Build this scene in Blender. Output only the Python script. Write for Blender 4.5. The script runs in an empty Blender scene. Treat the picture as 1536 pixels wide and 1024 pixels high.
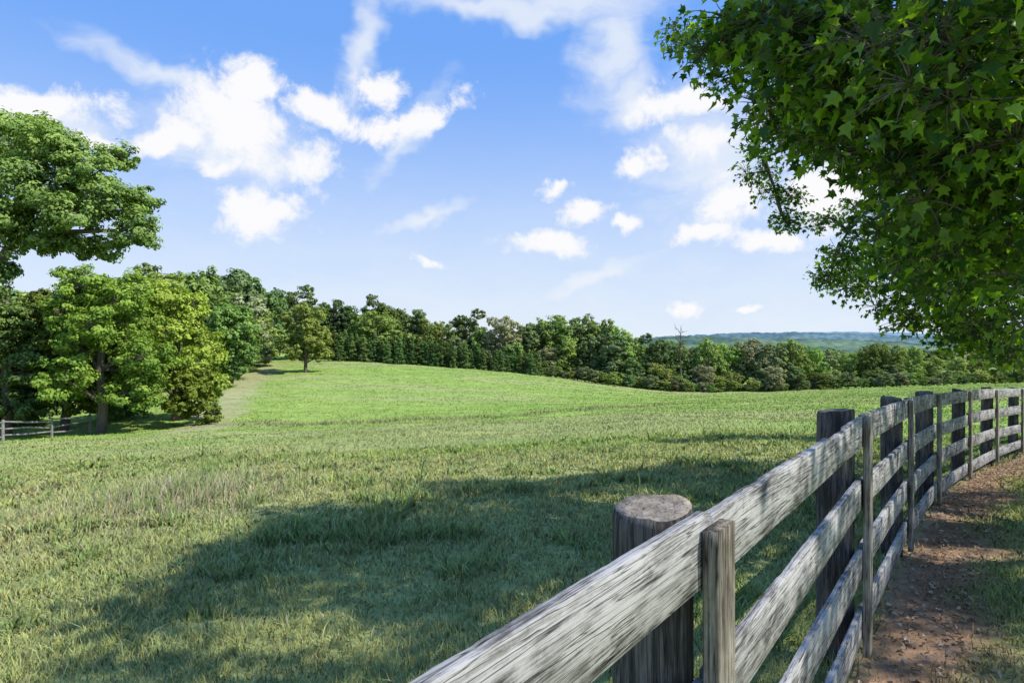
import bpy, math, numpy as np
from mathutils import Vector, Matrix
rng=np.random.default_rng(7)
F=940.0
scene=bpy.context.scene
def W(px,py,d):
    return np.array([(px-768)/F*d, d, (512-py)/F*d])
# ---------------------------------------------------------------- helpers
def link(o,parent=None):
    scene.collection.objects.link(o)
    if parent: o.parent=parent
    return o
def empty(name):
    e=bpy.data.objects.new(name,None); return link(e)
def mesh_np(name,V,Fc,mats,cols=None,midx=None,smooth=False):
    me=bpy.data.meshes.new(name)
    V=np.asarray(V,dtype=np.float32)
    me.vertices.add(len(V)); me.vertices.foreach_set('co',V.ravel())
    loops=np.concatenate([f.ravel() for f in Fc]).astype(np.int32)
    tot=np.concatenate([np.full(len(f),f.shape[1]) for f in Fc]).astype(np.int32)
    st=np.concatenate([[0],np.cumsum(tot)[:-1]]).astype(np.int32)
    me.loops.add(len(loops)); me.loops.foreach_set('vertex_index',loops)
    me.polygons.add(len(tot)); me.polygons.foreach_set('loop_start',st)
    me.polygons.foreach_set('loop_total',tot)
    for m in mats: me.materials.append(m)
    if midx is not None: me.polygons.foreach_set('material_index',np.asarray(midx,dtype=np.int32))
    if smooth: me.polygons.foreach_set('use_smooth',np.ones(len(tot),dtype=bool))
    if cols is not None:
        a=me.color_attributes.new('Col','FLOAT_COLOR','POINT')
        c=np.ones((len(V),4),dtype=np.float32); c[:,:3]=cols
        a.data.foreach_set('color',c.ravel())
    me.update(calc_edges=True); me.validate()
    return me
def _h(ix,iy,s):
    v=np.sin(ix*127.1+iy*311.7+s*74.7)*43758.5453
    return v-np.floor(v)
def vn(x,y,sc,s=0):
    x=x*sc;y=y*sc
    ix=np.floor(x);iy=np.floor(y);fx=x-ix;fy=y-iy
    fx=fx*fx*(3-2*fx);fy=fy*fy*(3-2*fy)
    a=_h(ix,iy,s);b=_h(ix+1,iy,s);c=_h(ix,iy+1,s);d=_h(ix+1,iy+1,s)
    return (a*(1-fx)+b*fx)*(1-fy)+(c*(1-fx)+d*fx)*fy
def fbm(x,y,sc,s=0,o=4):
    r=0;a=.5;t=0
    for i in range(o):
        r=r+a*vn(x,y,sc*2**i,s+i*3.1);t+=a;a*=.5
    return r/t
def sstep(a,b,x):
    t=np.clip((x-a)/(b-a),0,1);return t*t*(3-2*t)
# ---------------------------------------------------------------- terrain
US=np.array([-.95,-.82,-.5,-.285,0,.25,.46,.82,.95])
DS=np.array([3,8,15,25,35,50,70,90,110,140,200,400,900,4500.])
TB=np.array([
[-1.8,-2.3,-3.1,-4.4,-5.5,-5.4,-4.8,-4.3,-3.8,-3.4,-4,-9,-14,-16],
[-1.75,-2.2,-3.0,-4.3,-5.4,-5.2,-4.5,-4.0,-3.5,-3.2,-4,-9,-14,-16],
[-1.72,-2.0,-2.7,-3.9,-4.9,-4.9,-4.2,-3.6,-3.2,-3.1,-4,-9,-14,-16],
[-1.72,-1.95,-2.6,-3.6,-4.8,-5.1,-4.1,-3.3,-2.8,-2.9,-4,-9,-14,-16],
[-1.7,-1.9,-2.4,-3.3,-4.3,-5.1,-5.0,-5.0,-5.1,-5.6,-7,-10,-14,-16],
[-1.7,-1.85,-2.2,-2.9,-3.7,-4.9,-6.5,-7.9,-9.3,-10.6,-12,-13,-14,-16],
[-1.7,-1.82,-2.15,-2.8,-3.4,-4.5,-6.2,-7.6,-8.9,-10.1,-12,-14,-15,-16],
[-1.7,-1.87,-2.4,-2.85,-3.1,-3.8,-5.1,-6.3,-7.4,-9.0,-12,-14,-15,-16],
[-1.7,-1.87,-2.4,-2.85,-3.1,-3.8,-5.0,-6.2,-7.3,-9.0,-12,-14,-15,-16]])
nu,nd=120,200
ug=np.linspace(-.95,.95,nu); lg=np.linspace(math.log(3),math.log(4500),nd)
T1=np.array([np.interp(lg,np.log(DS),TB[i]) for i in range(len(US))])
T2=np.array([np.interp(ug,US,T1[:,j]) for j in range(nd)]).T
def blur(T,ax,n,w):
    for _ in range(n):
        P=np.concatenate([np.repeat(np.take(T,[0],ax),w,ax),T,np.repeat(np.take(T,[-1],ax),w,ax)],ax)
        T=sum(np.take(P,range(k,k+T.shape[ax]),ax) for k in range(2*w+1))/(2*w+1)
    return T
T2=blur(blur(T2,0,2,4),1,2,3)
def H(x,y):
    x=np.asarray(x,float);y=np.asarray(y,float)
    d=np.clip(y,3,4499); u=np.clip(x/d,-.9499,.9499)
    fu=(u+.95)/1.9*(nu-1); fd=(np.log(d)-lg[0])/(lg[-1]-lg[0])*(nd-1)
    iu=np.clip(fu.astype(int),0,nu-2);idd=np.clip(fd.astype(int),0,nd-2)
    a=fu-iu;b=fd-idd
    z=(T2[iu,idd]*(1-a)+T2[iu+1,idd]*a)*(1-b)+(T2[iu,idd+1]*(1-a)+T2[iu+1,idd+1]*a)*b
    z=z+(fbm(x,y,.35,5,3)-.5)*.10*np.clip(d/8,.6,3)
    return z
FP=[(-2.50,-2.5,-.34),(-1.04,-.57,-.36),(.425,1.385,-.385),(1.835,3.3,-.39),(3.27,5.2,-.47),(4.8,7.1,-.585),(6.47,8.9,-.69),(8.17,10.6,-.80),(9.9,12.2,-.91),(11.7,13.8,-1.0),(13.6,15.3,-1.1),(15.5,16.8,-1.2)]
def fdist(x,y):
    best=np.full(np.shape(x),1e9);sgn=np.zeros(np.shape(x))
    for (a,b) in zip(FP[:-1],FP[1:]):
        dx,dy=b[0]-a[0],b[1]-a[1];L=dx*dx+dy*dy
        t=np.clip(((x-a[0])*dx+(y-a[1])*dy)/L,0,1)
        d=np.hypot(x-a[0]-t*dx,y-a[1]-t*dy)
        s=np.sign((x-a[0])*dy-(y-a[1])*dx)
        m=d<best;best=np.where(m,d,best);sgn=np.where(m,s,sgn)
    return best*sgn
def dirt_mask(x,y):
    f=fdist(x,y)
    n=fbm(x,y,1.6,11,3)
    m=sstep(-.2,.05,f)*(1-sstep(.30,.70,f+(n-.5)*.9))
    m2=sstep(.0,.5,f)*sstep(.56,.68,fbm(x,y,1.3,31,3))*.55*(1-sstep(1.5,2.5,f))
    return np.clip(np.maximum(m,m2),0,1)
PATH=[(-16.5,33),(-19,40),(-22,48),(-26,60),(-30,73),(-34,90)]
def path_mask(x,y):
    best=np.full(np.shape(x),1e9)
    for a,b in zip(PATH[:-1],PATH[1:]):
        dx,dy=b[0]-a[0],b[1]-a[1];L=dx*dx+dy*dy
        t=np.clip(((x-a[0])*dx+(y-a[1])*dy)/L,0,1)
        best=np.minimum(best,np.hypot(x-a[0]-t*dx,y-a[1]-t*dy))
    n=fbm(x,y,.5,17,3)
    return 1-sstep(.6,1.9,np.abs(best-.2)+(n-.5)*2.8)
def swale(x,y):
    c=35.5+.85*np.maximum(x,0)+3*(fbm(x,x*0,.08,91,2)-.5)
    return np.exp(-((y-c)/1.1)**2)*sstep(-20,-13,x)*(1-sstep(11,16,x))
def gcol(x,y):
    d=np.hypot(x,y)
    g1=np.array([.20,.365,.065]);g2=np.array([.36,.485,.12]);g3=np.array([.48,.47,.22]);tan=np.array([.52,.45,.29])
    n=fbm(x,y,.25,1,4)[...,None];n2=fbm(x,y,1.3,2,3)[...,None];n3=fbm(x*.35,y,.11,8,4)[...,None]
    c=g1+(g2-g1)*sstep(.36,.64,n*.6+n2*.4)
    c=c+(g2*1.06-c)*(.65*sstep(9,45,d))[...,None]
    c=c+(g3-c)*sstep(.47,.70,n3)*.6
    mb=(.5+.5*np.sin((y+.22*x+1.5*fbm(x,y,.05,71,2))*2.1))[...,None]
    c=c*(1+.06*(mb-.5)*2*sstep(14,30,d)[...,None])
    pm=path_mask(x,y)[...,None]
    c=c+(np.array([.52,.45,.28])-c)*pm*.6
    q=np.exp(-(((x+4.6)/1.5)**2+((y-8.2)/1.5)**2))[...,None]
    c=c+(tan-c)*q*.55
    q2=(sstep(-2.2,-6,x)*(1-sstep(9,16,y))*sstep(.38,.58,fbm(x,y,.8,61,3)))[...,None]
    c=c+(np.array([.49,.45,.22])-c)*q2*.5
    sw=swale(x,y)[...,None]
    c=c+(np.array([.34,.29,.18])-c)*.7*sw
    dm=dirt_mask(x,y)[...,None]
    n5=fbm(x,y,6,3,3)[...,None]
    dirt=np.array([.36,.235,.15])*(.6+.8*n5)
    c=c*(1-dm)+dirt*dm
    return c
# ---------------------------------------------------------------- materials
def nmat(name):
    m=bpy.data.materials.new(name);m.use_nodes=True
    nt=m.node_tree;nt.nodes.clear()
    return m,nt,nt.nodes,nt.links
def leaf_mat(name,transl=.4,gain=1.0,rough=.55,tgain=(1.3,1.5,.6),spec=.25,bend=0.,hue=.035,vr=.22):
    m,nt,N,L=nmat(name)
    out=N.new('ShaderNodeOutputMaterial');at=N.new('ShaderNodeAttribute');at.attribute_name='Col'
    oi=N.new('ShaderNodeObjectInfo')
    hs=N.new('ShaderNodeHueSaturation')
    mr=N.new('ShaderNodeMapRange');mr.inputs[3].default_value=(1-vr)*gain;mr.inputs[4].default_value=(1+vr)*gain
    L.new(oi.outputs['Random'],mr.inputs[0]);L.new(mr.outputs[0],hs.inputs['Value'])
    if hue>0:
        m2=N.new('ShaderNodeMath');m2.operation='MULTIPLY_ADD';m2.inputs[1].default_value=hue;m2.inputs[2].default_value=.5-hue*.65
        fr=N.new('ShaderNodeMath');fr.operation='FRACT';m3=N.new('ShaderNodeMath');m3.operation='MULTIPLY';m3.inputs[1].default_value=7.31
        L.new(oi.outputs['Random'],m3.inputs[0]);L.new(m3.outputs[0],fr.inputs[0]);L.new(fr.outputs[0],m2.inputs[0]);L.new(m2.outputs[0],hs.inputs['Hue'])
    else:
        mr.inputs[3].default_value=gain;mr.inputs[4].default_value=gain
    L.new(at.outputs['Color'],hs.inputs['Color'])
    if spec>0:
        b=N.new('ShaderNodeBsdfPrincipled');b.inputs['Roughness'].default_value=rough
        b.inputs['Specular IOR Level'].default_value=spec;ci='Base Color'
    else:
        b=N.new('ShaderNodeBsdfDiffuse');ci='Color'
    L.new(hs.outputs[0],b.inputs[ci])
    if bend>0:
        g=N.new('ShaderNodeNewGeometry')
        s1=N.new('ShaderNodeVectorMath');s1.operation='SCALE';s1.inputs['Scale'].default_value=1-bend;L.new(g.outputs['Normal'],s1.inputs[0])
        a1=N.new('ShaderNodeVectorMath');a1.operation='ADD';L.new(s1.outputs[0],a1.inputs[0]);a1.inputs[1].default_value=(0,0,bend)
        n1=N.new('ShaderNodeVectorMath');n1.operation='NORMALIZE';L.new(a1.outputs[0],n1.inputs[0]);L.new(n1.outputs[0],b.inputs['Normal'])
    t=N.new('ShaderNodeBsdfTranslucent')
    mx=N.new('ShaderNodeMix');mx.data_type='RGBA';mx.blend_type='MULTIPLY';mx.inputs[0].default_value=1
    L.new(hs.outputs[0],mx.inputs[6]);mx.inputs[7].default_value=(*tgain,1)
    L.new(mx.outputs[2],t.inputs['Color'])
    ms=N.new('ShaderNodeMixShader');ms.inputs[0].default_value=transl
    L.new(b.outputs[0],ms.inputs[1]);L.new(t.outputs[0],ms.inputs[2]);L.new(ms.outputs[0],out.inputs[0])
    return m
def ramp(N,pts):
    r=N.new('ShaderNodeValToRGB');e=r.color_ramp.elements
    while len(e)<len(pts): e.new(.5)
    for i,(p,c) in enumerate(pts): e[i].position=p;e[i].color=(*c,1)
    return r
def wood_mat(name,cols,scale=(1.2,28,28),bump=.5,seedmul=37.,coarse=(1.5,9,9),crack=.5,dist=.12,wc=(.34,.24,.42),blotch=0.):
    m,nt,N,L=nmat(name)
    out=N.new('ShaderNodeOutputMaterial');b=N.new('ShaderNodeBsdfPrincipled');b.inputs['Roughness'].default_value=.9
    b.inputs['Specular IOR Level'].default_value=.15
    tc=N.new('ShaderNodeTexCoord');oi=N.new('ShaderNodeObjectInfo')
    mu=N.new('ShaderNodeMath');mu.operation='MULTIPLY';mu.inputs[1].default_value=seedmul;L.new(oi.outputs['Random'],mu.inputs[0])
    ad=N.new('ShaderNodeVectorMath');ad.operation='ADD';L.new(tc.outputs['Object'],ad.inputs[0]);L.new(mu.outputs[0],ad.inputs[1])
    def nz(sc,det,ro,di):
        mp=N.new('ShaderNodeMapping');mp.inputs['Scale'].default_value=sc;L.new(ad.outputs[0],mp.inputs[0])
        n=N.new('ShaderNodeTexNoise');n.inputs['Scale'].default_value=1.;n.inputs['Detail'].default_value=det;n.inputs['Roughness'].default_value=ro;n.inputs['Distortion'].default_value=di
        L.new(mp.outputs[0],n.inputs['Vector']);return n.outputs[0]
    fine=nz(tuple(s*3.2 for s in scale),5,.7,dist)
    med=nz(scale,4,.6,dist)
    co=nz(coarse,5,.65,dist)
    def mth(op,a,b_,c=None):
        q=N.new('ShaderNodeMath');q.operation=op
        for k,v in enumerate((a,b_,c)):
            if v is None: continue
            if isinstance(v,(int,float)): q.inputs[k].default_value=v
            else: L.new(v,q.inputs[k])
        return q.outputs[0]
    s=mth('ADD',mth('MULTIPLY',fine,wc[0]),mth('ADD',mth('MULTIPLY',med,wc[1]),mth('MULTIPLY',co,wc[2])))
    if blotch>0:
        bl=nz((7,14,14) if scale[0]<scale[2] else (14,14,7),6,.7,.4)
        s=mth('ADD',s,mth('MULTIPLY',mth('SUBTRACT',bl,.5),blotch))
    r=ramp(N,cols);L.new(s,r.inputs[0])
    ck=nz(tuple(x*.7 if x>5 else x*.8 for x in scale),2,.5,dist*2)
    ca=mth('ABSOLUTE',mth('SUBTRACT',ck,.5),0.)
    mr=N.new('ShaderNodeMapRange');L.new(ca,mr.inputs[0]);mr.inputs[1].default_value=0;mr.inputs[2].default_value=.022;mr.inputs[3].default_value=1-crack;mr.inputs[4].default_value=1
    v=N.new('ShaderNodeVectorMath');v.operation='SCALE';L.new(r.outputs[0],v.inputs[0]);L.new(mr.outputs[0],v.inputs['Scale'])
    L.new(v.outputs[0],b.inputs['Base Color'])
    hgt=mth('ADD',mth('MULTIPLY',fine,.6),mth('MULTIPLY',mr.outputs[0],.5))
    bp=N.new('ShaderNodeBump');bp.inputs['Strength'].default_value=bump;bp.inputs['Distance'].default_value=.003
    L.new(hgt,bp.inputs['Height']);L.new(bp.outputs[0],b.inputs['Normal'])
    L.new(b.outputs[0],out.inputs[0]);return m
M_grass=leaf_mat('grass_blades',.12,1.0,.6,(1.15,1.2,.6),0,bend=.75,hue=0.)
M_leaf=leaf_mat('tree_leaves',.25,1.0,.6,(1.2,1.3,.5),0,bend=.22,hue=.045,vr=.36)
M_maple=leaf_mat('maple_leaves',.45,1.0,.42,(1.6,1.8,.3),.35,hue=.01)
M_bark=wood_mat('bark',[(.3,(.04,.033,.027)),(.5,(.13,.11,.09)),(.7,(.27,.23,.2))],(20,20,3),.8,coarse=(4,4,1),dist=.4)
M_rail=wood_mat('weathered_board',[(.37,(.03,.028,.026)),(.43,(.11,.103,.095)),(.475,(.24,.23,.213)),(.53,(.41,.395,.372)),(.66,(.56,.545,.52))],(2.2,85,85),.8,coarse=(2.6,7,7),crack=.8,dist=.08,wc=(.42,.24,.34),blotch=.34)
M_batten=wood_mat('batten_wood',[(.36,(.05,.042,.032)),(.46,(.16,.135,.105)),(.54,(.34,.305,.245)),(.68,(.50,.465,.39))],(80,80,2.2),.8,coarse=(9,9,2.5),crack=.8,dist=.08,blotch=.25)
M_post=wood_mat('post_wood',[(.36,(.018,.016,.014)),(.48,(.06,.053,.046)),(.60,(.20,.175,.15))],(60,60,2.5),1.0,coarse=(9,9,2),crack=.6,blotch=.15)
M_ptop=wood_mat('post_top',[(.36,(.09,.075,.055)),(.5,(.28,.235,.18)),(.65,(.46,.41,.34))],(40,40,40),1.0,coarse=(18,18,18),dist=.4)
M_old=wood_mat('old_rail_wood',[(.36,(.12,.11,.10)),(.5,(.26,.245,.225)),(.65,(.42,.40,.37))],(9,9,9),.5,coarse=(3,3,3))
def ground_mat():
    m,nt,N,L=nmat('ground_soil_and_turf')
    out=N.new('ShaderNodeOutputMaterial');b=N.new('ShaderNodeBsdfDiffuse')
    at=N.new('ShaderNodeAttribute');at.attribute_name='Col'
    g=N.new('ShaderNodeNewGeometry')
    n=N.new('ShaderNodeTexNoise');n.inputs['Scale'].default_value=9;n.inputs['Detail'].default_value=5;n.inputs['Roughness'].default_value=.75;L.new(g.outputs['Position'],n.inputs['Vector'])
    n2=N.new('ShaderNodeTexNoise');n2.inputs['Scale'].default_value=1.1;n2.inputs['Detail'].default_value=4;n2.inputs['Roughness'].default_value=.7;L.new(g.outputs['Position'],n2.inputs['Vector'])
    a=N.new('ShaderNodeMath');a.operation='ADD';L.new(n.outputs[0],a.inputs[0]);L.new(n2.outputs[0],a.inputs[1])
    mr=N.new('ShaderNodeMapRange');mr.inputs[1].default_value=.7;mr.inputs[2].default_value=1.3;mr.inputs[3].default_value=.7;mr.inputs[4].default_value=1.25
    L.new(a.outputs[0],mr.inputs[0])
    v=N.new('ShaderNodeVectorMath');v.operation='SCALE';L.new(at.outputs['Color'],v.inputs[0]);L.new(mr.outputs[0],v.inputs['Scale'])
    L.new(v.outputs[0],b.inputs['Color'])
    bp=N.new('ShaderNodeBump');bp.inputs['Strength'].default_value=.5;bp.inputs['Distance'].default_value=.05;L.new(n.outputs[0],bp.inputs['Height']);L.new(bp.outputs[0],b.inputs['Normal'])
    L.new(b.outputs[0],out.inputs[0]);return m
M_ground=ground_mat()
# ---------------------------------------------------------------- ground sheet
def axis(n,a,ext,c=0):
    t=np.linspace(-1,1,n);k=math.asinh(ext/a);return c+a*np.sinh(t*k)
gx=axis(520,6,5000,2.0);gy=axis(560,7,5000,5.0)
GX,GY=np.meshgrid(gx,gy)
Z=H(GX,GY)
V=np.stack([GX,GY,Z],-1).reshape(-1,3)
C=gcol(GX,GY).reshape(-1,3)
nx,ny=len(gx),len(gy)
i=np.arange(nx-1)[None,:]+nx*np.arange(ny-1)[:,None];i=i.ravel()
me=mesh_np('ground',V,[np.stack([i,i+1,i+1+nx,i+nx],-1)],[M_ground],C*.86,smooth=True)
link(bpy.data.objects.new('ground',me))
# ---------------------------------------------------------------- grass blades
def blades(name,x,y,h,w,lean,col,two=True):
    n=len(x);z=H(x,y)-.01
    a=rng.uniform(0,2*np.pi,n);la=rng.uniform(0,2*np.pi,n)
    wx,wy=np.cos(a)*w/2,np.sin(a)*w/2
    lx,ly=np.cos(la)*lean*h,np.sin(la)*lean*h
    hz=h*np.sqrt(np.clip(1-lean**2*.6,.2,1))
    base=np.stack([x,y,z],-1)
    Wv=np.stack([wx,wy,0*wx],-1)
    if two:
        mid=base+np.stack([lx*.3,ly*.3,hz*.6],-1);tip=base+np.stack([lx,ly,hz],-1)
        VV=np.stack([base-Wv,base+Wv,mid+Wv*.8,mid-Wv*.8,tip],1).reshape(-1,3)
        k=np.arange(n)*5
        fs=[np.stack([k,k+1,k+2,k+3],-1),np.stack([k+3,k+2,k+4],-1)]
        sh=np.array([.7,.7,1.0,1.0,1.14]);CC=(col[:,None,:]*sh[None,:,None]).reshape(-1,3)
    else:
        tip=base+np.stack([lx,ly,hz],-1)
        VV=np.stack([base-Wv,base+Wv,tip],1).reshape(-1,3)
        k=np.arange(n)*3;fs=[np.stack([k,k+1,k+2],-1)]
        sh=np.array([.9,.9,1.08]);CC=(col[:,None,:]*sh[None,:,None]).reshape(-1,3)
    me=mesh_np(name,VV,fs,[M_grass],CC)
    return bpy.data.objects.new(name,me)
def sample(n,d0,d1,p,umax=.98):
    e=2-p
    r=rng.random(n)
    d=(d0**e+(d1**e-d0**e)*r)**(1/e) if abs(e)>1e-6 else d0*(d1/d0)**r
    u=rng.uniform(-umax,umax,n)
    return u*d,d
grass=empty('grass')
x,y=sample(500000,1.8,15,1.35)
x=x+rng.normal(0,.02,len(x));cl=fbm(x,y,5,21,2)
dm=dirt_mask(x,y);f=fdist(x,y)
keep=(rng.random(len(x))>dm*.95)&(rng.random(len(x))<.2+1.45*cl)&((f<0)|(rng.random(len(x))<.8))
x=x[keep];y=y[keep];cl=cl[keep];f=f[keep]
n=len(x);d=np.hypot(x,y)
h=(.026+.052*rng.random(n)**1.6)*(.35+1.1*fbm(x,y,1.2,41,3)+.55*cl)
tall=rng.random(n)<.012;h=np.where(tall,h*2.2,h)
tuft=sstep(.64,.74,fbm(x,y,2.2,57,2))*(f<0);h=h*(1+1.1*tuft)
w=np.clip(.0011*d,.0035,.02)*rng.uniform(.8,1.5,n)
wide=rng.random(n)<(.06+.3*tuft);w=np.where(wide,w*2.1,w)
col=gcol(x,y)*rng.uniform(.6,1.3,n)[:,None]*(.76+.48*cl)[:,None]
col=col*(1-.35*tuft[:,None])+np.array([.16,.36,.08])*.35*tuft[:,None]
dry=rng.random(n)<.08;col[dry]=np.array([.56,.50,.31])*rng.uniform(.6,1,dry.sum())[:,None]
yel=rng.random(n)<.2;col[yel]*=np.array([1.25,1.08,.8])
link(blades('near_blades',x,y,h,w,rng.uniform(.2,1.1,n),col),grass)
x,y=sample(350000,14,125,1.6,.95)
m=(rng.random(len(x))>dirt_mask(x,y));x=x[m];y=y[m];n=len(x);d=np.hypot(x,y)
pm=path_mask(x,y)
h=(.028+.04*rng.random(n))*(1+ .9*fbm(x,y,.4,51,3))*(1-.6*pm)
sw=swale(x,y);h=h*(1+3.8*sw*rng.random(n))
w=.0014*d*rng.uniform(.7,1.5,n)
col=gcol(x,y)*rng.uniform(.85,1.15,n)[:,None]
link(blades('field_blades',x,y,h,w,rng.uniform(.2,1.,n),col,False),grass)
def tall_patch(cx,cy,sx,sy,n,hh,cc,nm):
    x=rng.normal(cx,sx,n);y=rng.normal(cy,sy,n);x+=.18*np.sin(x*9)
    col=np.array(cc)*rng.uniform(.6,1.3,n)[:,None]
    g=rng.random(n)<.35;col[g]=np.array([.27,.42,.1])
    o=blades(nm,x,y,hh*rng.uniform(.3,1.1,n)**1.2,np.full(n,.007),rng.uniform(.1,.9,n),col);return o
link(tall_patch(-4.5,8.6,.6,.6,1900,.42,(.54,.49,.31),'tall_grass'))
link(tall_patch(-3.6,7.6,.4,.5,600,.28,(.56,.50,.31),'tall_grass'))
link(tall_patch(-5.6,7.2,.8,.6,1200,.24,(.52,.50,.27),'tall_grass'))
link(tall_patch(-4.55,9.3,.22,.2,220,.62,(.28,.40,.12),'tall_grass'))
# ---------------------------------------------------------------- leaf litter / mulch on the strip
M_litter=leaf_mat('dead_leaves',.1,1,.8,(1,1,1),.2)
n=9000;t=rng.random(n)
k=rng.integers(1,len(FP)-2,n);A=np.array(FP)[k];B=np.array(FP)[k+1]
P=A+(B-A)*t[:,None];dr=(B-A)[:,:2];dr/=np.linalg.norm(dr,axis=1)[:,None]
off=np.where(rng.random(n)<.8,rng.normal(.25,.22,n),rng.uniform(0,2.6,n))
x=P[:,0]+dr[:,1]*off;y=P[:,1]-dr[:,0]*off;z=H(x,y)+rng.uniform(.004,.02,n)
s=rng.uniform(.006,.026,n);a=rng.uniform(0,6.28,n)
d1=np.stack([np.cos(a),np.sin(a),rng.normal(0,.3,n)],-1)*s[:,None]
d2=np.stack([-np.sin(a),np.cos(a),rng.normal(0,.3,n)],-1)*(s*rng.uniform(.2,.7,n))[:,None]
c0=np.stack([x,y,z],-1)
VV=np.stack([c0-d1,c0-d2,c0+d1,c0+d2+np.array([0,0,.008])],1).reshape(-1,3)
kk=np.arange(n)*4
base=np.array([[.34,.21,.13],[.48,.33,.22],[.17,.105,.065],[.54,.42,.31]])[rng.integers(0,4,n)]*rng.uniform(.6,1.2,n)[:,None]
link(bpy.data.objects.new('leaf_litter',mesh_np('leaf_litter',VV,[np.stack([kk,kk+1,kk+2,kk+3],-1)],[M_litter],np.repeat(base,4,0))))
# ---------------------------------------------------------------- fence
import bmesh
def board(name,L,hh,th,mat,parent,M,rough=.003,seg=60,chip=0,vertical=False,brk=None):
    s=rng.uniform(0,100)
    xs=np.linspace(0,L,seg+1)
    e=.5-.0018/hh;et=.5-.0018/th
    prof=[(-.5,-et),(-e,-.5),(0,-.5),(e,-.5),(.5,-et),(.5,0),(.5,et),(e,.5),(0,.5),(-e,.5),(-.5,et)]
    VV=[]
    for ix,xx in enumerate(xs):
        A=lambda q,sc,sd:float(vn(np.array(xx+s),np.array(q),sc,sd))
        top=(A(0.,2,1)-.5)*rough*1.2+(A(0.,45,1)-.5)*rough*.7
        if chip: top-=chip*max(0,A(3.,9,4)-.78)*4*(.5+A(5.,70,3))
        if brk and brk[0]<xx<brk[1]: top-=.010+.012*A(5.,60,3)
        bot=(A(9.,3,1)-.5)*rough*1.2
        warp=(A(19.,1.5,1)-.5)*.008
        jx=rng.uniform(-.004,.004) if ix in (0,seg) else 0
        for (a,b) in prof:
            zz=a*hh+(top if a>0.3 else bot if a<-.3 else 0)
            jt=(rng.random()-.5)*.0010
            if vertical: VV.append((zz,b*th+warp*.3+jt,xx+jx))
            else: VV.append((xx+jx,b*th+warp+jt,zz))
    k=len(prof);i=np.arange(seg)[:,None]*k;j=np.arange(k)[None,:];jn=(j+1)%k
    fc=np.stack([(i+j),(i+jn),(i+k+jn),(i+k+j)],-1).reshape(-1,4)
    caps=np.array([list(range(k))[::-1],[seg*k+q for q in range(k)]])
    me=mesh_np(name,VV,[fc,caps],[mat])
    bm=bmesh.new();bm.from_mesh(me);bmesh.ops.recalc_face_normals(bm,faces=bm.faces);bm.to_mesh(me);bm.free()
    o=bpy.data.objects.new(name,me);link(o,parent);o.matrix_world=M;return o
def post(name,M,r,L,parent,seg=28):
    VV=[];s=rng.uniform(0,50);zs=list(np.linspace(-L,-.02,16))+[0.]
    for zi,zz in enumerate(zs):
        for k in range(seg):
            a=k/seg*2*math.pi
            rr=r*(1+.07*(float(vn(np.array(math.cos(a)*2+s),np.array(math.sin(a)*2),1.3,2))-.5)*2)
            rr*=1+.03*(rng.random()-.5)
            if zi==len(zs)-1: rr*=.95
            dz=.0 if zi<len(zs)-2 else .010*(float(vn(np.array(a*3+s),np.array(0.),1,7))-.5)+.012*math.cos(a+1)
            VV.append((rr*math.cos(a),rr*math.sin(a),zz+dz))
    nz=len(zs)
    for q in (.66,.33):
        for k in range(seg):
            a=k/seg*2*math.pi;VV.append((r*q*math.cos(a),r*q*math.sin(a),.012*q*math.cos(a+1)+rng.uniform(-.006,.005)))
    fc=[]
    for i in range(nz+1):
        for k in range(seg):
            k2=(k+1)%seg;fc.append((i*seg+k,i*seg+k2,(i+1)*seg+k2,(i+1)*seg+k))
    cap=np.array([[ (nz+1)*seg+k for k in range(seg)]])
    fc=np.array(fc);mi=np.zeros(len(fc)+1,int);mi[(nz-1)*seg:]=1
    me=mesh_np(name,VV,[fc,cap],[M_post,M_ptop],midx=mi)
    o=bpy.data.objects.new(name,me);link(o,parent);o.matrix_world=M;return o
fence=empty('wooden_fence')
for k in range(len(FP)-1):
    a=Vector(FP[k]);b=Vector(FP[k+1])
    dv=b-a;Lh=math.hypot(dv.x,dv.y);dh=Vector((dv.x/Lh,dv.y/Lh,0));nrm=Vector((dh.y,-dh.x,0))
    xa=dv.normalized()
    za=xa.cross(nrm)
    if za.z<0: za=-za
    ya=za.cross(xa)
    for r in range(4):
        jit=rng.uniform(-.014,.014) if r else rng.uniform(-.005,.005)
        tilt=rng.uniform(-.007,.007)
        o=a+Vector((0,0,-.075-.34*r+jit))+nrm*rng.uniform(-.003,.003)+xa*.004
        M=Matrix(((xa.x,ya.x,za.x,o.x),(xa.y,ya.y,za.y,o.y),(xa.z,ya.z,za.z,o.z),(0,0,0,1)))
        M=M@Matrix.Rotation(tilt,4,'Y')
        board('rail',dv.length-.012,.152+rng.uniform(-.005,.005),.026,M_rail,fence,M,.0028,110,chip=.012 if r==0 else .005,brk=(1.45,1.85) if (r==0 and k==2) else None)
    o=a+nrm*.034+Vector((0,0,-1.25))
    M=Matrix(((dh.x,nrm.x,0,o.x),(dh.y,nrm.y,0,o.y),(0,0,1,o.z),(0,0,0,1)))
    M=M@Matrix.Rotation(rng.uniform(-.012,.012),4,'Y')
    board('batten',1.242+rng.uniform(-.01,.008),.115 if k==2 else .09,.034,M_batten,fence,M,.0015,40,vertical=True)
    r=[.08,.08,.09,.092,.082,.088,.08,.085,.08,.085,.085][k]
    o=a-nrm*(.02+r)+Vector((0,0,.008+[0,0,.0,.015,-.01,.0,.0,.01,.0,.0,.0][k]))-dh*.02
    M=Matrix.Translation(o)@Matrix.Rotation(rng.uniform(-.02,.02),4,'X')@Matrix.Rotation(rng.uniform(0,6),4,'Z')
    post('post',M,r,1.65,fence,28)
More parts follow.
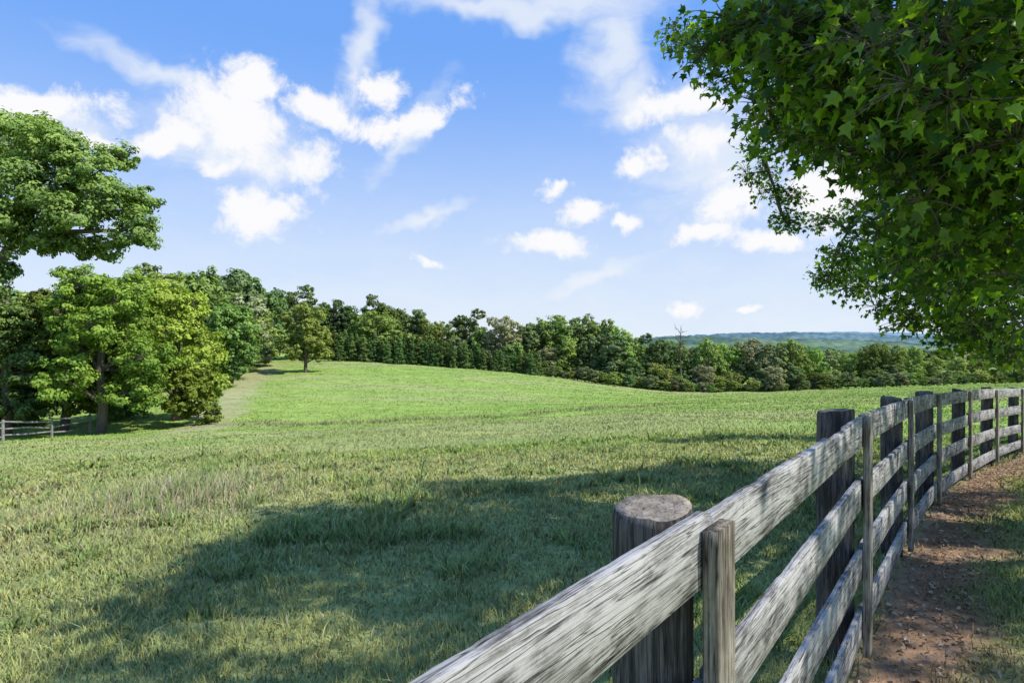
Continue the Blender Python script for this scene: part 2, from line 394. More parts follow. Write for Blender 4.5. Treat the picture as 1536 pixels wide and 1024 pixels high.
# ---------------------------------------------------------------- trees
def tube(pts,rad,ns=7):
    pts=np.array(pts,float);n=len(pts);VV=[]
    T=np.gradient(pts,axis=0);T/=np.linalg.norm(T,axis=1)[:,None]+1e-9
    for p,t,r in zip(pts,T,rad):
        a=np.cross(t,[0.3,.9,.1]);a/=np.linalg.norm(a)+1e-9;b=np.cross(t,a)
        for k in range(ns):
            q=k/ns*2*np.pi;VV.append(p+r*(a*np.cos(q)+b*np.sin(q)))
    fc=[(i*ns+k,i*ns+(k+1)%ns,(i+1)*ns+(k+1)%ns,(i+1)*ns+k) for i in range(n-1) for k in range(ns)]
    return np.array(VV),np.array(fc)
def bez(a,b,r,sag=0.,n=6,up=.25):
    a=np.array(a,float);b=np.array(b,float);t=np.linspace(0,1,n)[:,None]
    L=np.linalg.norm(b-a);mid=(a+b)/2+np.array([0,0,up*L*.5])+r.normal(0,.07*L,3)
    return (1-t)**2*a+2*t*(1-t)*mid+t*t*b
class Parts:
    def __init__(s): s.V=[];s.F4=[];s.n=0;s.C=[];s.mi=[]
    def add(s,V,Fc,mi,C):
        s.V.append(V);s.F4.append(Fc+s.n);s.n+=len(V);s.mi.append(np.full(len(Fc),mi));s.C.append(np.broadcast_to(C,(len(V),3)))
    def mesh(s,name,mats):
        return mesh_np(name,np.concatenate(s.V),[np.concatenate(s.F4)],mats,np.concatenate(s.C),np.concatenate(s.mi))
def leaf_quads(c,nrm,size,r):
    n=len(c);nrm=nrm/(np.linalg.norm(nrm,axis=1)[:,None]+1e-9)
    q=r.normal(0,1,(n,3));a=np.cross(nrm,q);a/=np.linalg.norm(a,axis=1)[:,None]+1e-9;b=np.cross(nrm,a)
    s=size[:,None];fold=nrm*s*.25
    V=np.stack([c-a*s,c-b*s*.6+fold,c+a*s,c+b*s*.6+fold],1).reshape(-1,3)
    k=np.arange(n)*4;return V,np.stack([k,k+1,k+2,k+3],-1)
def tree(name,lobes,trunk,n,size,cd,cl,seed,rt=.25,sub=26,subr=.32,mats=None):
    r=np.random.default_rng(seed);P=Parts()
    tp=np.array(trunk,float);V,Fc=tube(tp,np.linspace(rt,rt*.45,len(tp)),10)
    P.add(V,Fc,1,(.2,.2,.2))
    vol=np.array([l[3]*l[4]*l[5] for l in lobes])**(2/3);vol/=vol.sum()
    zmin=min(l[2]-l[5] for l in lobes);zmax=max(l[2]+l[5] for l in lobes)
    for l,vv in zip(lobes,vol):
        c=np.array(l[:3]);R=np.array(l[3:6])
        j=np.argmin(np.linalg.norm((tp-c)*[1,1,1.],axis=1)+np.maximum(0,tp[:,2]-c[2])*2)
        st=tp[j]
        V,Fc=tube(bez(st,c,r,up=.15,n=7),np.linspace(rt*.4,rt*.12,7),6);P.add(V,Fc,1,(.2,.2,.2))
        S=r.normal(0,1,(sub,3));S/=np.linalg.norm(S,axis=1)[:,None];S*=(r.uniform(.45,1.0,sub))[:,None]
        sc=c+S*R
        for q in sc[:max(4,sub//3)]:
            V,Fc=tube(bez(c,q,r,n=4),np.linspace(rt*.11,rt*.03,4),4);P.add(V,Fc,1,(.2,.2,.2))
        m=int(n*vv);k=r.integers(0,sub,m)
        sr=subr*r.uniform(.6,1.3,sub)
        g=r.normal(0,1,(m,3));g/=np.linalg.norm(g,axis=1)[:,None];g*=(r.random(m)**.5)[:,None]
        pos=sc[k]+g*R.mean()*sr[k][:,None]*np.array([1.15,1.15,.7])
        nn=g*.9+S[k]*.7+np.array([0,0,.6])+r.normal(0,.38,(m,3))
        V,Fc=leaf_quads(pos,nn,size*r.uniform(.6,1.3,m),r)
        cb=r.random(sub)
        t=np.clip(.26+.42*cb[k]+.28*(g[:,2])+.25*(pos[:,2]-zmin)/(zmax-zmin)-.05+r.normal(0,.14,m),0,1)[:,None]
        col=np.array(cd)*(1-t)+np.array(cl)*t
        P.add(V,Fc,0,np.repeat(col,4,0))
    return P.mesh(name,mats or [M_leaf,M_bark])
def gen_lobes(r,Ht,Wd,base=.2,nl=14,flat=1.0,roundtop=False):
    out=[]
    for i in range(nl):
        z=base+(1-base)*(.12+.72*(i+.5)/nl)
        q=(z-base)/(1-base)
        w=math.sqrt(max(0,1-((q-.45)/.66)**2)) if roundtop else math.sin(math.pi*min(1,.18+.78*q)**.9)
        a=i*2.4+r.uniform(-.5,.5);rr=Wd*w*(r.uniform(.35,.8) if roundtop else r.uniform(.25,.72))
        s=Wd*r.uniform(.30,.50)*(1-.15*q)
        out.append((math.cos(a)*rr,math.sin(a)*rr,z*Ht+r.uniform(-.3,.3),s,s,s*.8*flat))
    return out
variants=[]
pal=[((.085,.155,.045),(.31,.43,.12)),((.075,.135,.055),(.25,.35,.12)),((.12,.17,.05),(.41,.49,.14)),((.09,.14,.065),(.30,.38,.17)),((.085,.15,.045),(.34,.45,.11)),((.13,.15,.08),(.39,.41,.22)),((.05,.095,.05),(.19,.28,.11))]
for i in range(7):
    r=np.random.default_rng(100+i)
    Ht=10.;Wd=[3.9,3.6,4.3,3.4,4.6,3.8,3.3][i]
    lb=gen_lobes(r,Ht,Wd,.08,17,roundtop=True)
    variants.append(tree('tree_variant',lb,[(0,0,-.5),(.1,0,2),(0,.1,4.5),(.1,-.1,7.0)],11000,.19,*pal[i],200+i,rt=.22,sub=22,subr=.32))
cedars=[]
for i in range(2):
    r=np.random.default_rng(300+i);lb=[]
    for j in range(12):
        q=j/12;rr=1.5*(1-q)**.8;a=j*2.4
        lb.append((math.cos(a)*rr*.4,math.sin(a)*rr*.4,.5+5.2*q,.45+rr*.55,.45+rr*.55,.6))
    cedars.append(tree('cedar_variant',lb,[(0,0,-.5),(0,0,2),(0,0,5.5)],5000,.13,(.045,.09,.035),(.17,.27,.075),310+i,rt=.12,sub=14,subr=.4))
line=empty('distant_treeline')
def put(me,px,d,top=None,height=None,wf=1.,rot=None,parent=line,name='tree',base=9.8):
    X=(px-768)/F*d;zb=float(H(np.array(X),np.array(d)))
    if height is None: height=(512-top)/F*d-zb
    o=bpy.data.objects.new(name,me);link(o,parent)
    s=height/base;o.location=(X,d,zb-.15);o.scale=(s*wf,s*wf,s);o.rotation_euler=(0,0,rng.uniform(0,6.28) if rot is None else rot);return o
tops=[(250,392,72),(285,388,74),(318,398,78),(345,386,82),(378,408,90),(405,422,98),(440,418,108),(470,448,112),(500,443,114),(535,455,115),(568,435,116),(590,447,116),(620,452,118),(645,472,116),(672,478,118),(698,460,120),(725,484,118),(752,464,116),(785,484,120),(810,474,121),(838,466,122),(868,472,122),(898,462,124),(925,486,122),(948,492,122),(985,494,120),(1010,504,122),(1035,512,124),(1062,502,120),(1092,512,122),(1125,501,122),(1152,507,120),(1185,501,122),(1215,516,126),(1240,520,130),(1268,526,136),(1305,514,134),(1335,508,134),(1365,518,136),(1400,529,142),(1432,532,146),(1465,535,150),(1500,538,150),(1535,538,152),(1575,536,150),(1620,530,150)]
order=[1,0,6,6,1,6,1,1,6,4,1,0,6,4,2,1,0,5,6,0,4,1,0,4,0,1,4,3,0,4,5,3,0,4,3,2,4,2,4,2,2,4,2,4,2,4]
for k,(px,tp,d) in enumerate(tops):
    put(variants[order[k]],px+rng.uniform(-4,4),d,top=tp+rng.uniform(-3,3),wf=rng.uniform(.72,1.0))
    put(variants[int(rng.integers(0,7))],px+rng.uniform(5,22),d+rng.uniform(6,14),top=tp+rng.uniform(18,34),wf=1.05)
    if not 400<px<500: put(variants[int(rng.integers(0,7))],px+rng.uniform(-16,16),d-rng.uniform(2,6),top=min(tp+rng.uniform(28,52),562),wf=1.15)
for px in range(470,1640,11):
    d=np.interp(px,[470,800,1000,1300,1640],[107,109,113,122,136])+rng.uniform(-1.5,1.5)
    if px<810 and rng.random()<.85: continue
    put(variants[int(rng.integers(0,6))],px,d,height=rng.uniform(1.6,3.6),wf=1.5,name='shrub')
for px in range(500,815,9):
    d=np.interp(px,[500,815],[104,107])+rng.uniform(-1.,1.)
    tp=np.interp(px,[500,600,700,815],[492,500,512,530])+rng.uniform(-5,8)
    put(cedars[int(rng.integers(0,2))],px,d,top=tp,wf=rng.uniform(.8,1.05),name='cedar',base=6.2)
for px,tp,d in [(210,400,62),(170,420,60),(120,430,60),(70,430,58),(20,430,56),(-40,420,55),(-100,410,55),(230,430,55),(300,440,66),(345,455,70),(378,475,82),(-160,400,52)]:
    put(variants[int(rng.integers(0,7))],px,d,top=tp,wf=1.1)
for px in range(1040,1700,13):
    d=rng.uniform(230,420);put(variants[int(rng.integers(0,6))],px,d,top=rng.uniform(519,526),wf=1.6)
# lone tree
r=np.random.default_rng(5)
lb=gen_lobes(r,9.4,3.3,.12,16,roundtop=True)
me=tree('lone_tree',lb,[(0,0,-.4),(.05,0,1.2),(0,0,4),(0,0,7)],19000,.14,(.15,.24,.05),(.50,.60,.15),55,rt=.24,sub=26,subr=.3)
X=(458-768)/F*78;o=link(bpy.data.objects.new('broadleaf_tree',me));o.location=(X,78,float(H(np.array(X),np.array(78.)))-.05)
o.scale=(1.0,1.0,1.0)
def solo(name,px,d,Ht,Wd,seed,cd,cl,n=42000,size=.10,base=.1,nl=18,rt=.28,sub=34,subr=.28,trunk=None,lobes=None):
    r=np.random.default_rng(seed)
    lb=lobes or gen_lobes(r,Ht,Wd,base,nl)
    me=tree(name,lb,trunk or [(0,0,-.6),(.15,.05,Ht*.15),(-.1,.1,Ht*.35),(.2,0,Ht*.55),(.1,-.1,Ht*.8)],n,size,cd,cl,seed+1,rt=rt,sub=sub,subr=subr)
    X=(px-768)/F*d;o=link(bpy.data.objects.new(name,me));o.location=(X,d,float(H(np.array(X),np.array(float(d)))));return o
YC=((.075,.14,.028),(.34,.45,.075));DC=((.05,.10,.035),(.21,.33,.09))
solo('maple_tree',150,34,9.9,3.7,61,*YC)
solo('maple_tree',262,39,9.0,3.7,63,*YC,n=38000)
solo('maple_tree',95,36,8.6,2.8,65,(.065,.125,.03),(.28,.40,.08),n=26000)
solo('broadleaf_tree',8,34,9.,3.2,67,*DC,n=34000,base=.05)
solo('shrub',292,36.5,3.6,1.8,69,*YC,n=9000,base=.0,nl=9,rt=.08)
solo('shrub',20,39,3.6,2.8,71,*DC,n=9000,base=.0,nl=9,rt=.08)
solo('shrub',180,41,3.4,3.,73,*DC,n=9000,base=.0,nl=9,rt=.08)
solo('broadleaf_tree',345,62,9.0,3.0,75,(.075,.135,.045),(.27,.39,.10),n=18000,size=.14,base=.05)
bz=float(H(np.array(-32.),np.array(37.)))
def rel(px,py,d): w=W(px,py,d);return (w[0]+32,w[1]-37,w[2]-bz)
ol=[]
for (px,py,d,R,RZ) in [(20,215,37,2.3,1.6),(85,225,36,2.1,1.4),(-50,200,38,2.8,1.8),(130,255,36,1.8,1.2),(40,285,35.5,2.4,1.5),(165,300,36,1.9,1.2),(205,345,36,1.6,1.1),(110,320,35,2.0,1.2),(0,330,35,2.2,1.3),(60,360,36,1.7,.9),(150,370,37,1.8,.8),(-100,260,38,3,2),(-70,330,37,2.6,1.6),(-170,280,38,3,2),(-230,330,38,3,2),(210,300,38,1.3,.9),(175,235,38,1.2,.8),(-120,180,39,2.5,1.5),(60,190,38,1.3,.9),(-10,400,34.5,1.5,.9),(90,275,37,2,1.2)]:
    ol.append((*rel(px,py,d),R,R,RZ))
ot=[(0,0,-.6),(.1,0,2.5),(.0,.2,5.),(.6,0,7.5),(1.5,0,9.5),(3,-.3,11.5)]
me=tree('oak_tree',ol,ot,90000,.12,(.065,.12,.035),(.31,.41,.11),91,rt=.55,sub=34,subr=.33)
o=link(bpy.data.objects.new('oak_tree',me));o.location=(-32,37,bz)
# dead tree
r=np.random.default_rng(12);P=Parts()
V,Fc=tube([(0,0,0),(.1,0,4),(0,.1,8),(.2,0,12.4)],[.2,.15,.10,.03],6);P.add(V,Fc,0,(.2,.2,.2))
for k in range(16):
    z=r.uniform(6,11.4);a=r.uniform(0,6.28);l=r.uniform(.8,2.0)*(1.3-z/16)
    e=np.array([math.cos(a)*l,math.sin(a)*l,z+l*.9]);V,Fc=tube(bez((0,0,z),e,r,n=5),[.06,.05,.04,.03,.02],5);P.add(V,Fc,0,(.2,.2,.2))
    for q in range(2):
        e2=e+r.normal(0,.5,3)+[0,0,.4];V,Fc=tube(bez(e*.6+np.array([0,0,z])*.4,e2,r,n=4),[.035,.03,.025,.02],4);P.add(V,Fc,0,(.2,.2,.2))
X=(1020-768)/F*117;o=link(bpy.data.objects.new('dead_tree',P.mesh('dead_tree',[M_bark])));o.location=(X,117,float(H(np.array(X),np.array(117.)))-.1)
# split-rail fence far left
sf=empty('split_rail_fence');P=Parts()
pts=[(-28.0,26.6),(-26.2,28.4),(-24.7,30.4),(-23.8,32.4),(-23.3,34.6)]
for a,b in zip(pts[:-1],pts[1:]):
    za=float(H(np.array(a[0]),np.array(a[1])));zb=float(H(np.array(b[0]),np.array(b[1])))
    for h in (.25,.58,.9):
        V,Fc=tube([(*a,za+h+rng.uniform(-.08,.08)),((a[0]+b[0])/2,(a[1]+b[1])/2,(za+zb)/2+h+rng.uniform(-.04,.04)),(*b,zb+h+rng.uniform(-.08,.08))],[.04,.05,.04],6);P.add(V,Fc,0,(.3,.3,.3))
for a in pts:
    za=float(H(np.array(a[0]),np.array(a[1])));V,Fc=tube([(*a,za-.3),(*a,za+.6),(*a,za+1.05)],[.07,.07,.065],8);P.add(V,Fc,0,(.3,.3,.3))
link(bpy.data.objects.new('rails_and_posts',P.mesh('rails',[M_old])),sf)
# ---------------------------------------------------------------- near maple (upper right)
SUN=Vector((.66,-.17,.72)).normalized()
mt=empty('maple_tree')
r=np.random.default_rng(21)
leaf2=np.array([(0,0),(.16,-.02),(.40,.10),(.30,.26),(.52,.50),(.26,.50),(.14,.56),(.0,1.0),(-.14,.56),(-.26,.50),(-.52,.50),(-.30,.26),(-.40,.10),(-.16,-.02)])
def twig_mesh(seed,nl=52,R=.42):
    r=np.random.default_rng(seed);VV=[];F14=[];C=[];n0=0;PV=[]
    for k in range(nl):
        g=r.normal(0,1,3);g/=np.linalg.norm(g);c=g*R*r.random()**.4*np.array([1,1,.6])
        s=r.uniform(.055,.125)
        az=math.atan2(g[1],g[0])+r.normal(0,.7);pitch=-.6+r.normal(0,.55);roll=r.normal(0,.6)
        d=np.array([math.cos(az)*math.cos(pitch),math.sin(az)*math.cos(pitch),math.sin(pitch)])
        side=np.array([-math.sin(az),math.cos(az),0]);up=np.cross(d,side)
        side,up=side*math.cos(roll)+up*math.sin(roll),up*math.cos(roll)-side*math.sin(roll)
        pts=c+s*(leaf2[:,1:2]*d+leaf2[:,0:1]*side+ (np.abs(leaf2[:,0:1])*.35-(leaf2[:,1:2]**2)*.18)*up)
        VV.append(pts);F14.append(np.arange(14)+n0);n0+=14
        t=np.clip(r.normal(.4,.36),0,1);col=np.array((.030,.082,.018))*(1-t)+np.array((.26,.40,.045))*t
        C.append(np.broadcast_to(col,(14,3)))
        if k%3==0: PV.append((c*.15,c))
    Vs=list(VV);nn=n0;quads=[]
    for a,b in PV:
        V,Fc=tube(bez(a,b,r,n=4),[.006,.005,.004,.002],4);Vs.append(V);quads.append(Fc+nn);nn+=len(V);C.append(np.broadcast_to(np.array((.2,.2,.2)),(len(V),3)))
    q=np.concatenate(quads)
    L=np.array(F14);c0=L[:,0]
    tr=np.concatenate([np.stack([c0,L[:,j],L[:,j+1]],-1) for j in range(1,13)]);mi=np.concatenate([np.zeros(len(tr)),np.ones(len(q))])
    return mesh_np('maple_twig',np.concatenate(Vs),[tr,q],[M_maple,M_bark],np.concatenate(C),mi)
twigs=[twig_mesh(400+i) for i in range(6)]
clumps=[(1025,60,6,.2),(1075,62,5.6,.35),(1110,40,5.5,.5),(1135,110,6,.4),(1160,180,6.3,.42),(1145,238,7,.3),(1165,290,7,.25),(1180,335,7,.16),(1200,60,5,.7),(1250,150,5.3,.7),(1220,205,6.5,.45),(1350,100,4.6,.9),(1450,200,4.6,.8),(1500,60,4.2,.9),(1350,230,6,.6),(1420,330,6,.6),(1500,380,6,.7),(1290,325,8,.3),(1240,325,8,.2),(1340,370,8,.6),(1260,365,8,.35),(1245,425,8.5,.24),(1300,430,9,.42),(1370,440,9,.6),(1420,480,9,.45),(1480,490,9.5,.6),(1520,470,8,.8),(1540,300,5,.9),(1560,150,4.5,1.0),(1420,60,3.6,.6),(1300,30,4.4,.6),(1180,0,5.2,.6),(1450,420,8,.7),(1500,515,10.5,.45),(1400,390,7,.6)]
def inp(poly,px,py):
    c=False;j=len(poly)-1
    for i in range(len(poly)):
        xi,yi=poly[i];xj,yj=poly[j]
        if (yi>py)!=(yj>py) and px<(xj-xi)*(py-yi)/(yj-yi)+xi: c=not c
        j=i
    return c
poly=[(985,55),(1060,125),(1100,170),(1085,210),(1125,260),(1145,330),(1185,360),(1220,345),(1218,445),(1290,465),(1360,505),(1440,530),(1700,560),(1900,1200),(1900,-900),(1000,-900),(1010,-40)]
spoly=[(-2.7,3.7),(-2.9,5.2),(-2.7,6.8),(-.7,9.2),(3.9,9.9),(6.8,12.3),(12,14),(25,12),(25,-12),(-2.0,-10),(-2.4,2.4)]
pos=[];ccent=[]
for (px,py,d,R) in clumps:
    c=W(px,py,d);m=int(4+22*R**2);ccent.append(c)
    for k in range(m):
        g=r.normal(0,1,3);g/=np.linalg.norm(g);pos.append((c+g*R*r.random()**.45*np.array([1,1,.75]),max(.5,min(1.05,R*1.7))))
cc=np.array([7.2,5.6,5.2]);RR=np.array([6.3,5.6,4.2])
sprays=[]
while len(sprays)<82:
    g=r.normal(0,1,3);g/=np.linalg.norm(g);p=cc+g*RR*(r.uniform(.45,1.))
    if p[2]<.8: continue
    sprays.append((p,r.uniform(.5,1.05),0))
for tx,ty,zz,R in [(-2.1,4.2,3.3,.7),(-2.3,5.3,3.5,.7),(-1.7,3.3,3.3,.75),(-1.1,4.3,3.7,.7),(-.9,2.9,3.5,.7),(-.2,3.7,3.9,.65),(.2,2.8,3.8,.6),(-1.9,6.2,3.6,.7),(-.3,5.2,4.2,.65),(-1.6,2.4,3.4,.6),(-1.0,6.6,4.2,.7),(.2,7.6,4.4,.6),(1.4,8.6,4.2,.6)]:  # unseen overhead sprays, added so their shadows land on these ground spots
    t=(zz+1.85)/SUN.z;sprays.append((np.array([tx+SUN.x*t,ty+SUN.y*t,zz]),R,0))
for tx,ty,zz,R in [(3.6,13.3,1.3,.45),(4.4,13.5,1.5,.5),(5.2,13.6,1.6,.55),(6.0,13.5,1.5,.5),(6.8,13.8,1.8,.5),(7.6,14.2,1.9,.5)]:  # sprays added to the crown to throw a second shadow farther out
    t=(zz+2.2)/SUN.z;sprays.append((np.array([tx+SUN.x*t,ty+SUN.y*t,zz]),R,1))
for c,R,fl in sprays:
    c_used=False
    for k in range(int((10 if not fl else 20)*R*R+2)):
        g=r.normal(0,1,3);g/=np.linalg.norm(g);p=c+g*R*r.random()**.5*np.array([1,1,.6])
        t=(p[2]+1.85)/SUN.z;q=(p[0]-SUN.x*t,p[1]-SUN.y*t)
        if not fl and not inp(spoly,*q): continue
        if p[1]>.5:
            px=768+F*p[0]/p[1];py=512-F*p[2]/p[1];m=.3*F/p[1]
            if px<1616 and py>-60:
                if not inp(poly,px-m,py+m*.6) : continue
                if 1190<px<1330 and 240<py<350: continue
            elif not inp(poly,px-m,py):
                if p[1]>2.5 and px<950: continue
        elif p[0]<1.5: continue
        t=(p[2]+.75)/SUN.z;q=(p[0]-SUN.x*t,p[1]-SUN.y*t)
        f=float(fdist(np.array(q[0]),np.array(q[1])))
        if abs(f)<.5 and .5<q[1]<13 and r.random()<.55: continue
        pos.append((p,1.05));c_used=True
    if c_used: ccent.append(c)
kept=pos
for p,s in kept:
    o=bpy.data.objects.new('twig',twigs[int(r.integers(0,6))]);o.location=p;o.scale=(s,s,s);o.rotation_euler=(r.normal(0,.35),r.normal(0,.35),r.uniform(0,6.28));link(o,mt)
P=Parts();tb=np.array([8.6,5.0,float(H(np.array(8.6),np.array(5.)))-.3])
trk=np.array([tb,tb+[0,.05,.6],tb+[-.1,0,2.],tb+[0,.1,3.6],tb+[.1,0,5.5],tb+[0,-.1,8.5]])
V,Fc=tube(trk,[.5,.36,.32,.28,.22,.1],14);P.add(V,Fc,0,(.2,.2,.2))
nodes=[]
targets=[W(1240,180,6.2),W(1400,150,4.8),W(1330,380,8.2),W(1420,450,9.2),W(1470,300,6.2),W(1450,60,4.2)]+[cc+np.array(v)*RR*.6 for v in [(1,0,.1),(0,1,.1),(0,-1,.1),(.7,.7,.6),(-.6,-.6,.5),(-.5,.6,.6),(.6,-.7,.4),(-.9,0,.5),(0,0,1)]]
for tgt in targets:
    j=2+int(r.integers(0,3));b=bez(trk[j],tgt,r,n=10,up=.35)
    V,Fc=tube(b,np.linspace(.13,.02,10),7);P.add(V,Fc,0,(.2,.2,.2));nodes+=list(b[3:])
ccent.sort(key=lambda c:min(np.linalg.norm(np.array(nodes)-c,axis=1)))
for c in ccent:
    A=np.array(nodes);j=int(np.argmin(np.linalg.norm(A-c,axis=1)))
    b=bez(A[j],c,r,n=7,up=.2);V,Fc=tube(b,np.linspace(.03,.010,7),5);P.add(V,Fc,0,(.2,.2,.2));nodes+=list(b[2:])
nodes=np.array(nodes)
for p,s in kept:
    dd=np.linalg.norm(nodes-p,axis=1);j=int(np.argmin(dd))
    b=bez(nodes[j],p,r,n=4,up=.1);V,Fc=tube(b,np.linspace(.010,.004,4),4);P.add(V,Fc,0,(.2,.2,.2))
link(bpy.data.objects.new('trunk_and_limbs',P.mesh('trunk_and_limbs',[M_bark])),mt)
# ---------------------------------------------------------------- distant hills
def hill_mat():
    m,nt,N,L=nmat('hazy_hills');out=N.new('ShaderNodeOutputMaterial');b=N.new('ShaderNodeBsdfDiffuse')
    at=N.new('ShaderNodeAttribute');at.attribute_name='Col';L.new(at.outputs['Color'],b.inputs['Color']);L.new(b.outputs[0],out.inputs[0]);return m
MH=hill_mat()
def hill(name,y0,y1,crest,c1,c2,seed,amp,cell):
    hx=np.arange(-.3*y0,1.5*y0,cell);hy=np.arange(y0,y1,cell*1.5)
    HX,HY=np.meshgrid(hx,hy);q=(HY-y0)/(y1-y0)
    pr=np.interp(HX/HY,[0,.2,.28,.36,.45,.55,.64,.75,1.2],crest)
    Z=-18+sstep(0,.75,q)*(pr+18+(fbm(HX,HY,.004,seed,3)-.5)*8)+(vn(HX,HY,1/(cell*2.2),seed)*.6+vn(HX,HY,1/(cell*1.1),seed+2)*.4)*amp
    tt=sstep(.3,.7,fbm(HX,HY,.02,seed+5,4))[...,None]
    C=np.array(c1)*(1-tt)+np.array(c2)*tt
    C=C*rng.uniform(.7,1.3,C.shape[:2])[...,None]
    nx,ny=len(hx),len(hy);i=(np.arange(nx-1)[None,:]+nx*np.arange(ny-1)[:,None]).ravel()
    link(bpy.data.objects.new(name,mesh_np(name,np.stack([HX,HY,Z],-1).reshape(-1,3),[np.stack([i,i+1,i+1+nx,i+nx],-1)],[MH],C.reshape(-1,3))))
hill('hills',520,900,[-4,-2,1,-1,-3,-3,-7,-8,-5],(.07,.12,.095),(.15,.22,.14),3,7,5)  # aerial haze painted into the ridge colours, bluer on each farther ridge
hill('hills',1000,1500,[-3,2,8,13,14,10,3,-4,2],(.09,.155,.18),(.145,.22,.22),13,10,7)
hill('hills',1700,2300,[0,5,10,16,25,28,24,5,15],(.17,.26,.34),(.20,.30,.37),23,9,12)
# ---------------------------------------------------------------- sky
w=bpy.data.worlds.new('World');scene.world=w;w.use_nodes=True;nt=w.node_tree;N=nt.nodes;L=nt.links;N.clear()
elev=math.asin(SUN.z);azs=math.atan2(SUN.x,SUN.y)
sky=N.new('ShaderNodeTexSky');sky.sky_type='NISHITA';sky.sun_disc=False;sky.sun_elevation=elev;sky.sun_rotation=azs
sky.air_density=1.0;sky.dust_density=.6;sky.ozone_density=1.5
def mth(op,a,b=None,c=None,clamp=False):
    n=N.new('ShaderNodeMath');n.operation=op;n.use_clamp=clamp
    for k,v in enumerate((a,b,c)):
        if v is None: continue
        if isinstance(v,(int,float)): n.inputs[k].default_value=v
        else: L.new(v,n.inputs[k])
    return n.outputs[0]
def vm(op,a,b):
    n=N.new('ShaderNodeVectorMath');n.operation=op
    for k,v in enumerate((a,b)):
        if v is None: continue
        if isinstance(v,tuple): n.inputs[k].default_value=v
        else: L.new(v,n.inputs[k])
    return n
def mrange(v,a,b,c=0.,d=1.):
    n=N.new('ShaderNodeMapRange');n.interpolation_type='SMOOTHSTEP';L.new(v,n.inputs[0])
    for k,x in enumerate((a,b,c,d)): n.inputs[k+1].default_value=x
    return n.outputs[0]
tc=N.new('ShaderNodeTexCoord');nm=vm('NORMALIZE',tc.outputs['Generated'],None)
sp=N.new('ShaderNodeSeparateXYZ');L.new(nm.outputs[0],sp.inputs[0])
az=mth('ARCTAN2',sp.outputs[0],sp.outputs[1]);el=mth('ARCSINE',sp.outputs[2])
cb=N.new('ShaderNodeCombineXYZ');L.new(az,cb.inputs[0]);L.new(el,cb.inputs[1])
def noise(vec,sc,det,ro,dist=0):
    n=N.new('ShaderNodeTexNoise');n.inputs['Scale'].default_value=sc;n.inputs['Detail'].default_value=det;n.inputs['Roughness'].default_value=ro;n.inputs['Distortion'].default_value=dist;L.new(vec,n.inputs['Vector']);return n
nd1=noise(nm.outputs[0],11,3,.65);o1=vm('SUBTRACT',nd1.outputs['Color'],(.5,.5,.5));o2=vm('MULTIPLY',o1.outputs[0],(.11,.075,0));dv=vm('ADD',cb.outputs[0],o2.outputs[0])
def ae(px,py):
    u=(px-768)/F;v=(512-py)/F;a=math.atan(u);return a,math.atan(v*math.cos(a))
K=1.75
def blob(vec,px,py,rx,ry,rot=0.,amp=1.):
    a,e=ae(px,py);c=math.cos(a)
    mp=N.new('ShaderNodeMapping');mp.vector_type='TEXTURE';L.new(vec,mp.inputs[0])
    s=K*amp**.5
    mp.inputs['Location'].default_value=(a,e,0);mp.inputs['Rotation'].default_value=(0,0,-math.radians(rot));mp.inputs['Scale'].default_value=(rx/F*c**1.5*s,ry/F*c*s,1)
    g=N.new('ShaderNodeTexGradient');g.gradient_type='SPHERICAL';L.new(mp.outputs[0],g.inputs[0]);return g.outputs['Fac']
cum=[(375,118,50,36,0,1),(365,185,92,60,20,1.1),(445,240,64,48,0,1),(505,178,115,26,8,1.),(255,205,66,28,-20,.85),(318,245,66,24,-15,.9),(565,140,50,32,-10,.9),(648,178,72,22,-25,.9),(395,318,92,42,-10,1.1),(60,160,120,34,-8,1.),(140,215,45,16,0,.75),(1030,155,115,30,0,.85),(1065,205,66,30,0,.85),(973,243,30,26,0,.85),(1105,300,75,46,0,.95),(1240,285,110,56,0,1.),(1050,353,62,22,0,.95),(945,333,32,15,0,.85),(872,318,50,22,0,.9),(830,373,88,24,0,.95),(820,288,36,18,0,.65),(1150,362,65,22,0,.9),(650,396,34,16,0,.7),(1020,458,40,20,0,.55),(1125,467,28,10,0,.65)]
acc=None
for b in cum:
    v=blob(dv.outputs[0],*b);acc=v if acc is None else mth('MAXIMUM',acc,v)
acc=mth('MULTIPLY_ADD',acc,K,1-K)
nz=noise(nm.outputs[0],14,6,.70,.3)
den=mth('ADD',acc,mth('MULTIPLY_ADD',nz.outputs[0],2.6,-1.3))
dens=mrange(den,-.05,.7)
mpw=N.new('ShaderNodeMapping');mpw.inputs['Scale'].default_value=(5,16,1);mpw.inputs['Rotation'].default_value=(0,0,.5);L.new(dv.outputs[0],mpw.inputs[0])
nw=noise(mpw.outputs[0],1.2,5,.62)
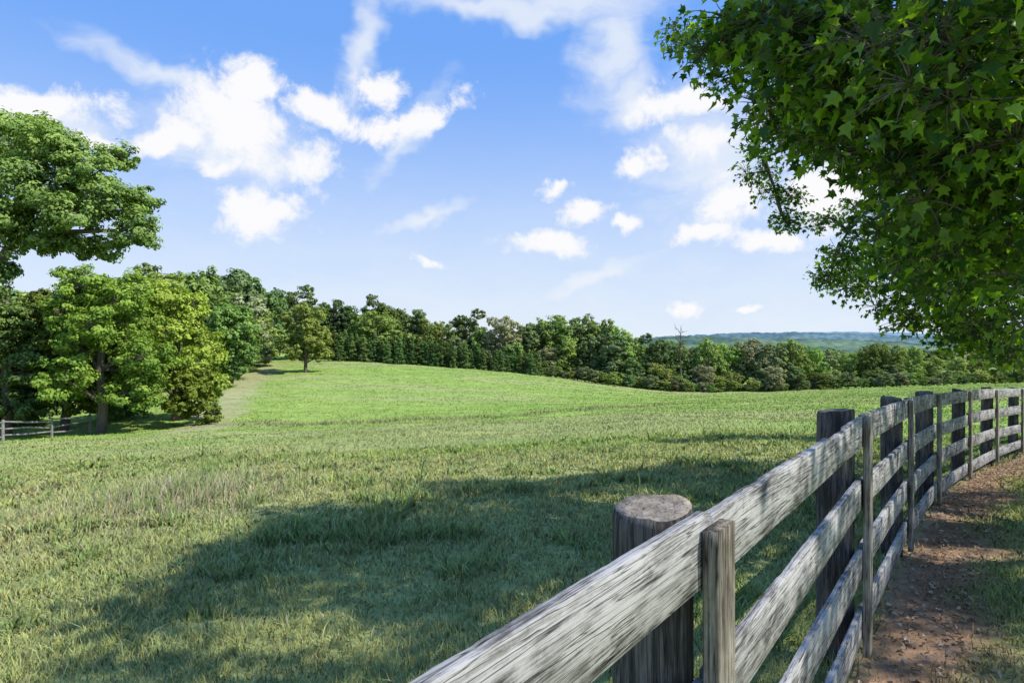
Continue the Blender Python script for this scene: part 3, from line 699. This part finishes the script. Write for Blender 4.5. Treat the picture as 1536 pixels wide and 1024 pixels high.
wis=[(915,70,60,95,8,1.1),(880,-5,170,46,0,1.0),(740,15,260,32,3,.7),(545,60,42,130,12,.6),(610,205,130,32,-50,.6),(250,110,210,30,14,.6),(940,150,70,70,30,.6),(890,420,150,18,-24,.6),(640,325,110,20,-22,.5),(330,210,210,80,0,.6),(1080,220,180,140,0,.7),(80,190,170,60,0,.65)]
acw=None
for b in wis:
    v=blob(dv.outputs[0],*b);acw=v if acw is None else mth('MAXIMUM',acw,v)
acw=mth('MULTIPLY_ADD',acw,K,1-K)
denw=mth('ADD',acw,mth('MULTIPLY_ADD',nw.outputs[0],1.5,-.75));wsp=mrange(denw,-.2,1.0,0,.8)
haze=mrange(el,-.08,.46,1.0,0.)
hz2=mth('MULTIPLY',haze,mth('MULTIPLY_ADD',nw.outputs[0],.4,.83),clamp=True)
hs=N.new('ShaderNodeHueSaturation');hs.inputs['Saturation'].default_value=1.1;hs.inputs['Value'].default_value=.15;L.new(sky.outputs[0],hs.inputs['Color'])
def mixc(f,a,b):
    m=N.new('ShaderNodeMix');m.data_type='RGBA'
    if isinstance(f,float): m.inputs[0].default_value=f
    else: L.new(f,m.inputs[0])
    L.new(a,m.inputs[6])
    if isinstance(b,tuple): m.inputs[7].default_value=b
    else: L.new(b,m.inputs[7])
    return m.outputs[2]
c0=mixc(.74,hs.outputs[0],(.19,.46,1.12,1))
c1=mixc(hz2,c0,(.81,.90,1.0,1))
c2=mixc(wsp,c1,(.88,.93,1.0,1))
c3=mixc(dens,c2,(1.0,1.0,1.02,1))
bg=N.new('ShaderNodeBackground');bg.inputs['Strength'].default_value=.97;L.new(c3,bg.inputs[0])
wo=N.new('ShaderNodeOutputWorld');L.new(bg.outputs[0],wo.inputs[0])
sd=bpy.data.lights.new('sun','SUN');sd.energy=5.0;sd.angle=math.radians(.5);sd.color=(1,.955,.88)
so=link(bpy.data.objects.new('sun',sd));so.rotation_euler=(-SUN).to_track_quat('-Z','Y').to_euler()
cd=bpy.data.cameras.new('camera');cd.sensor_width=36;cd.lens=36*F/1536;cd.clip_start=.05;cd.clip_end=8000
co=link(bpy.data.objects.new('camera',cd));co.location=(0,0,0);co.rotation_euler=(math.radians(90),0,0)
scene.camera=co
scene.view_settings.view_transform='Standard';scene.view_settings.look='None';scene.view_settings.exposure=0
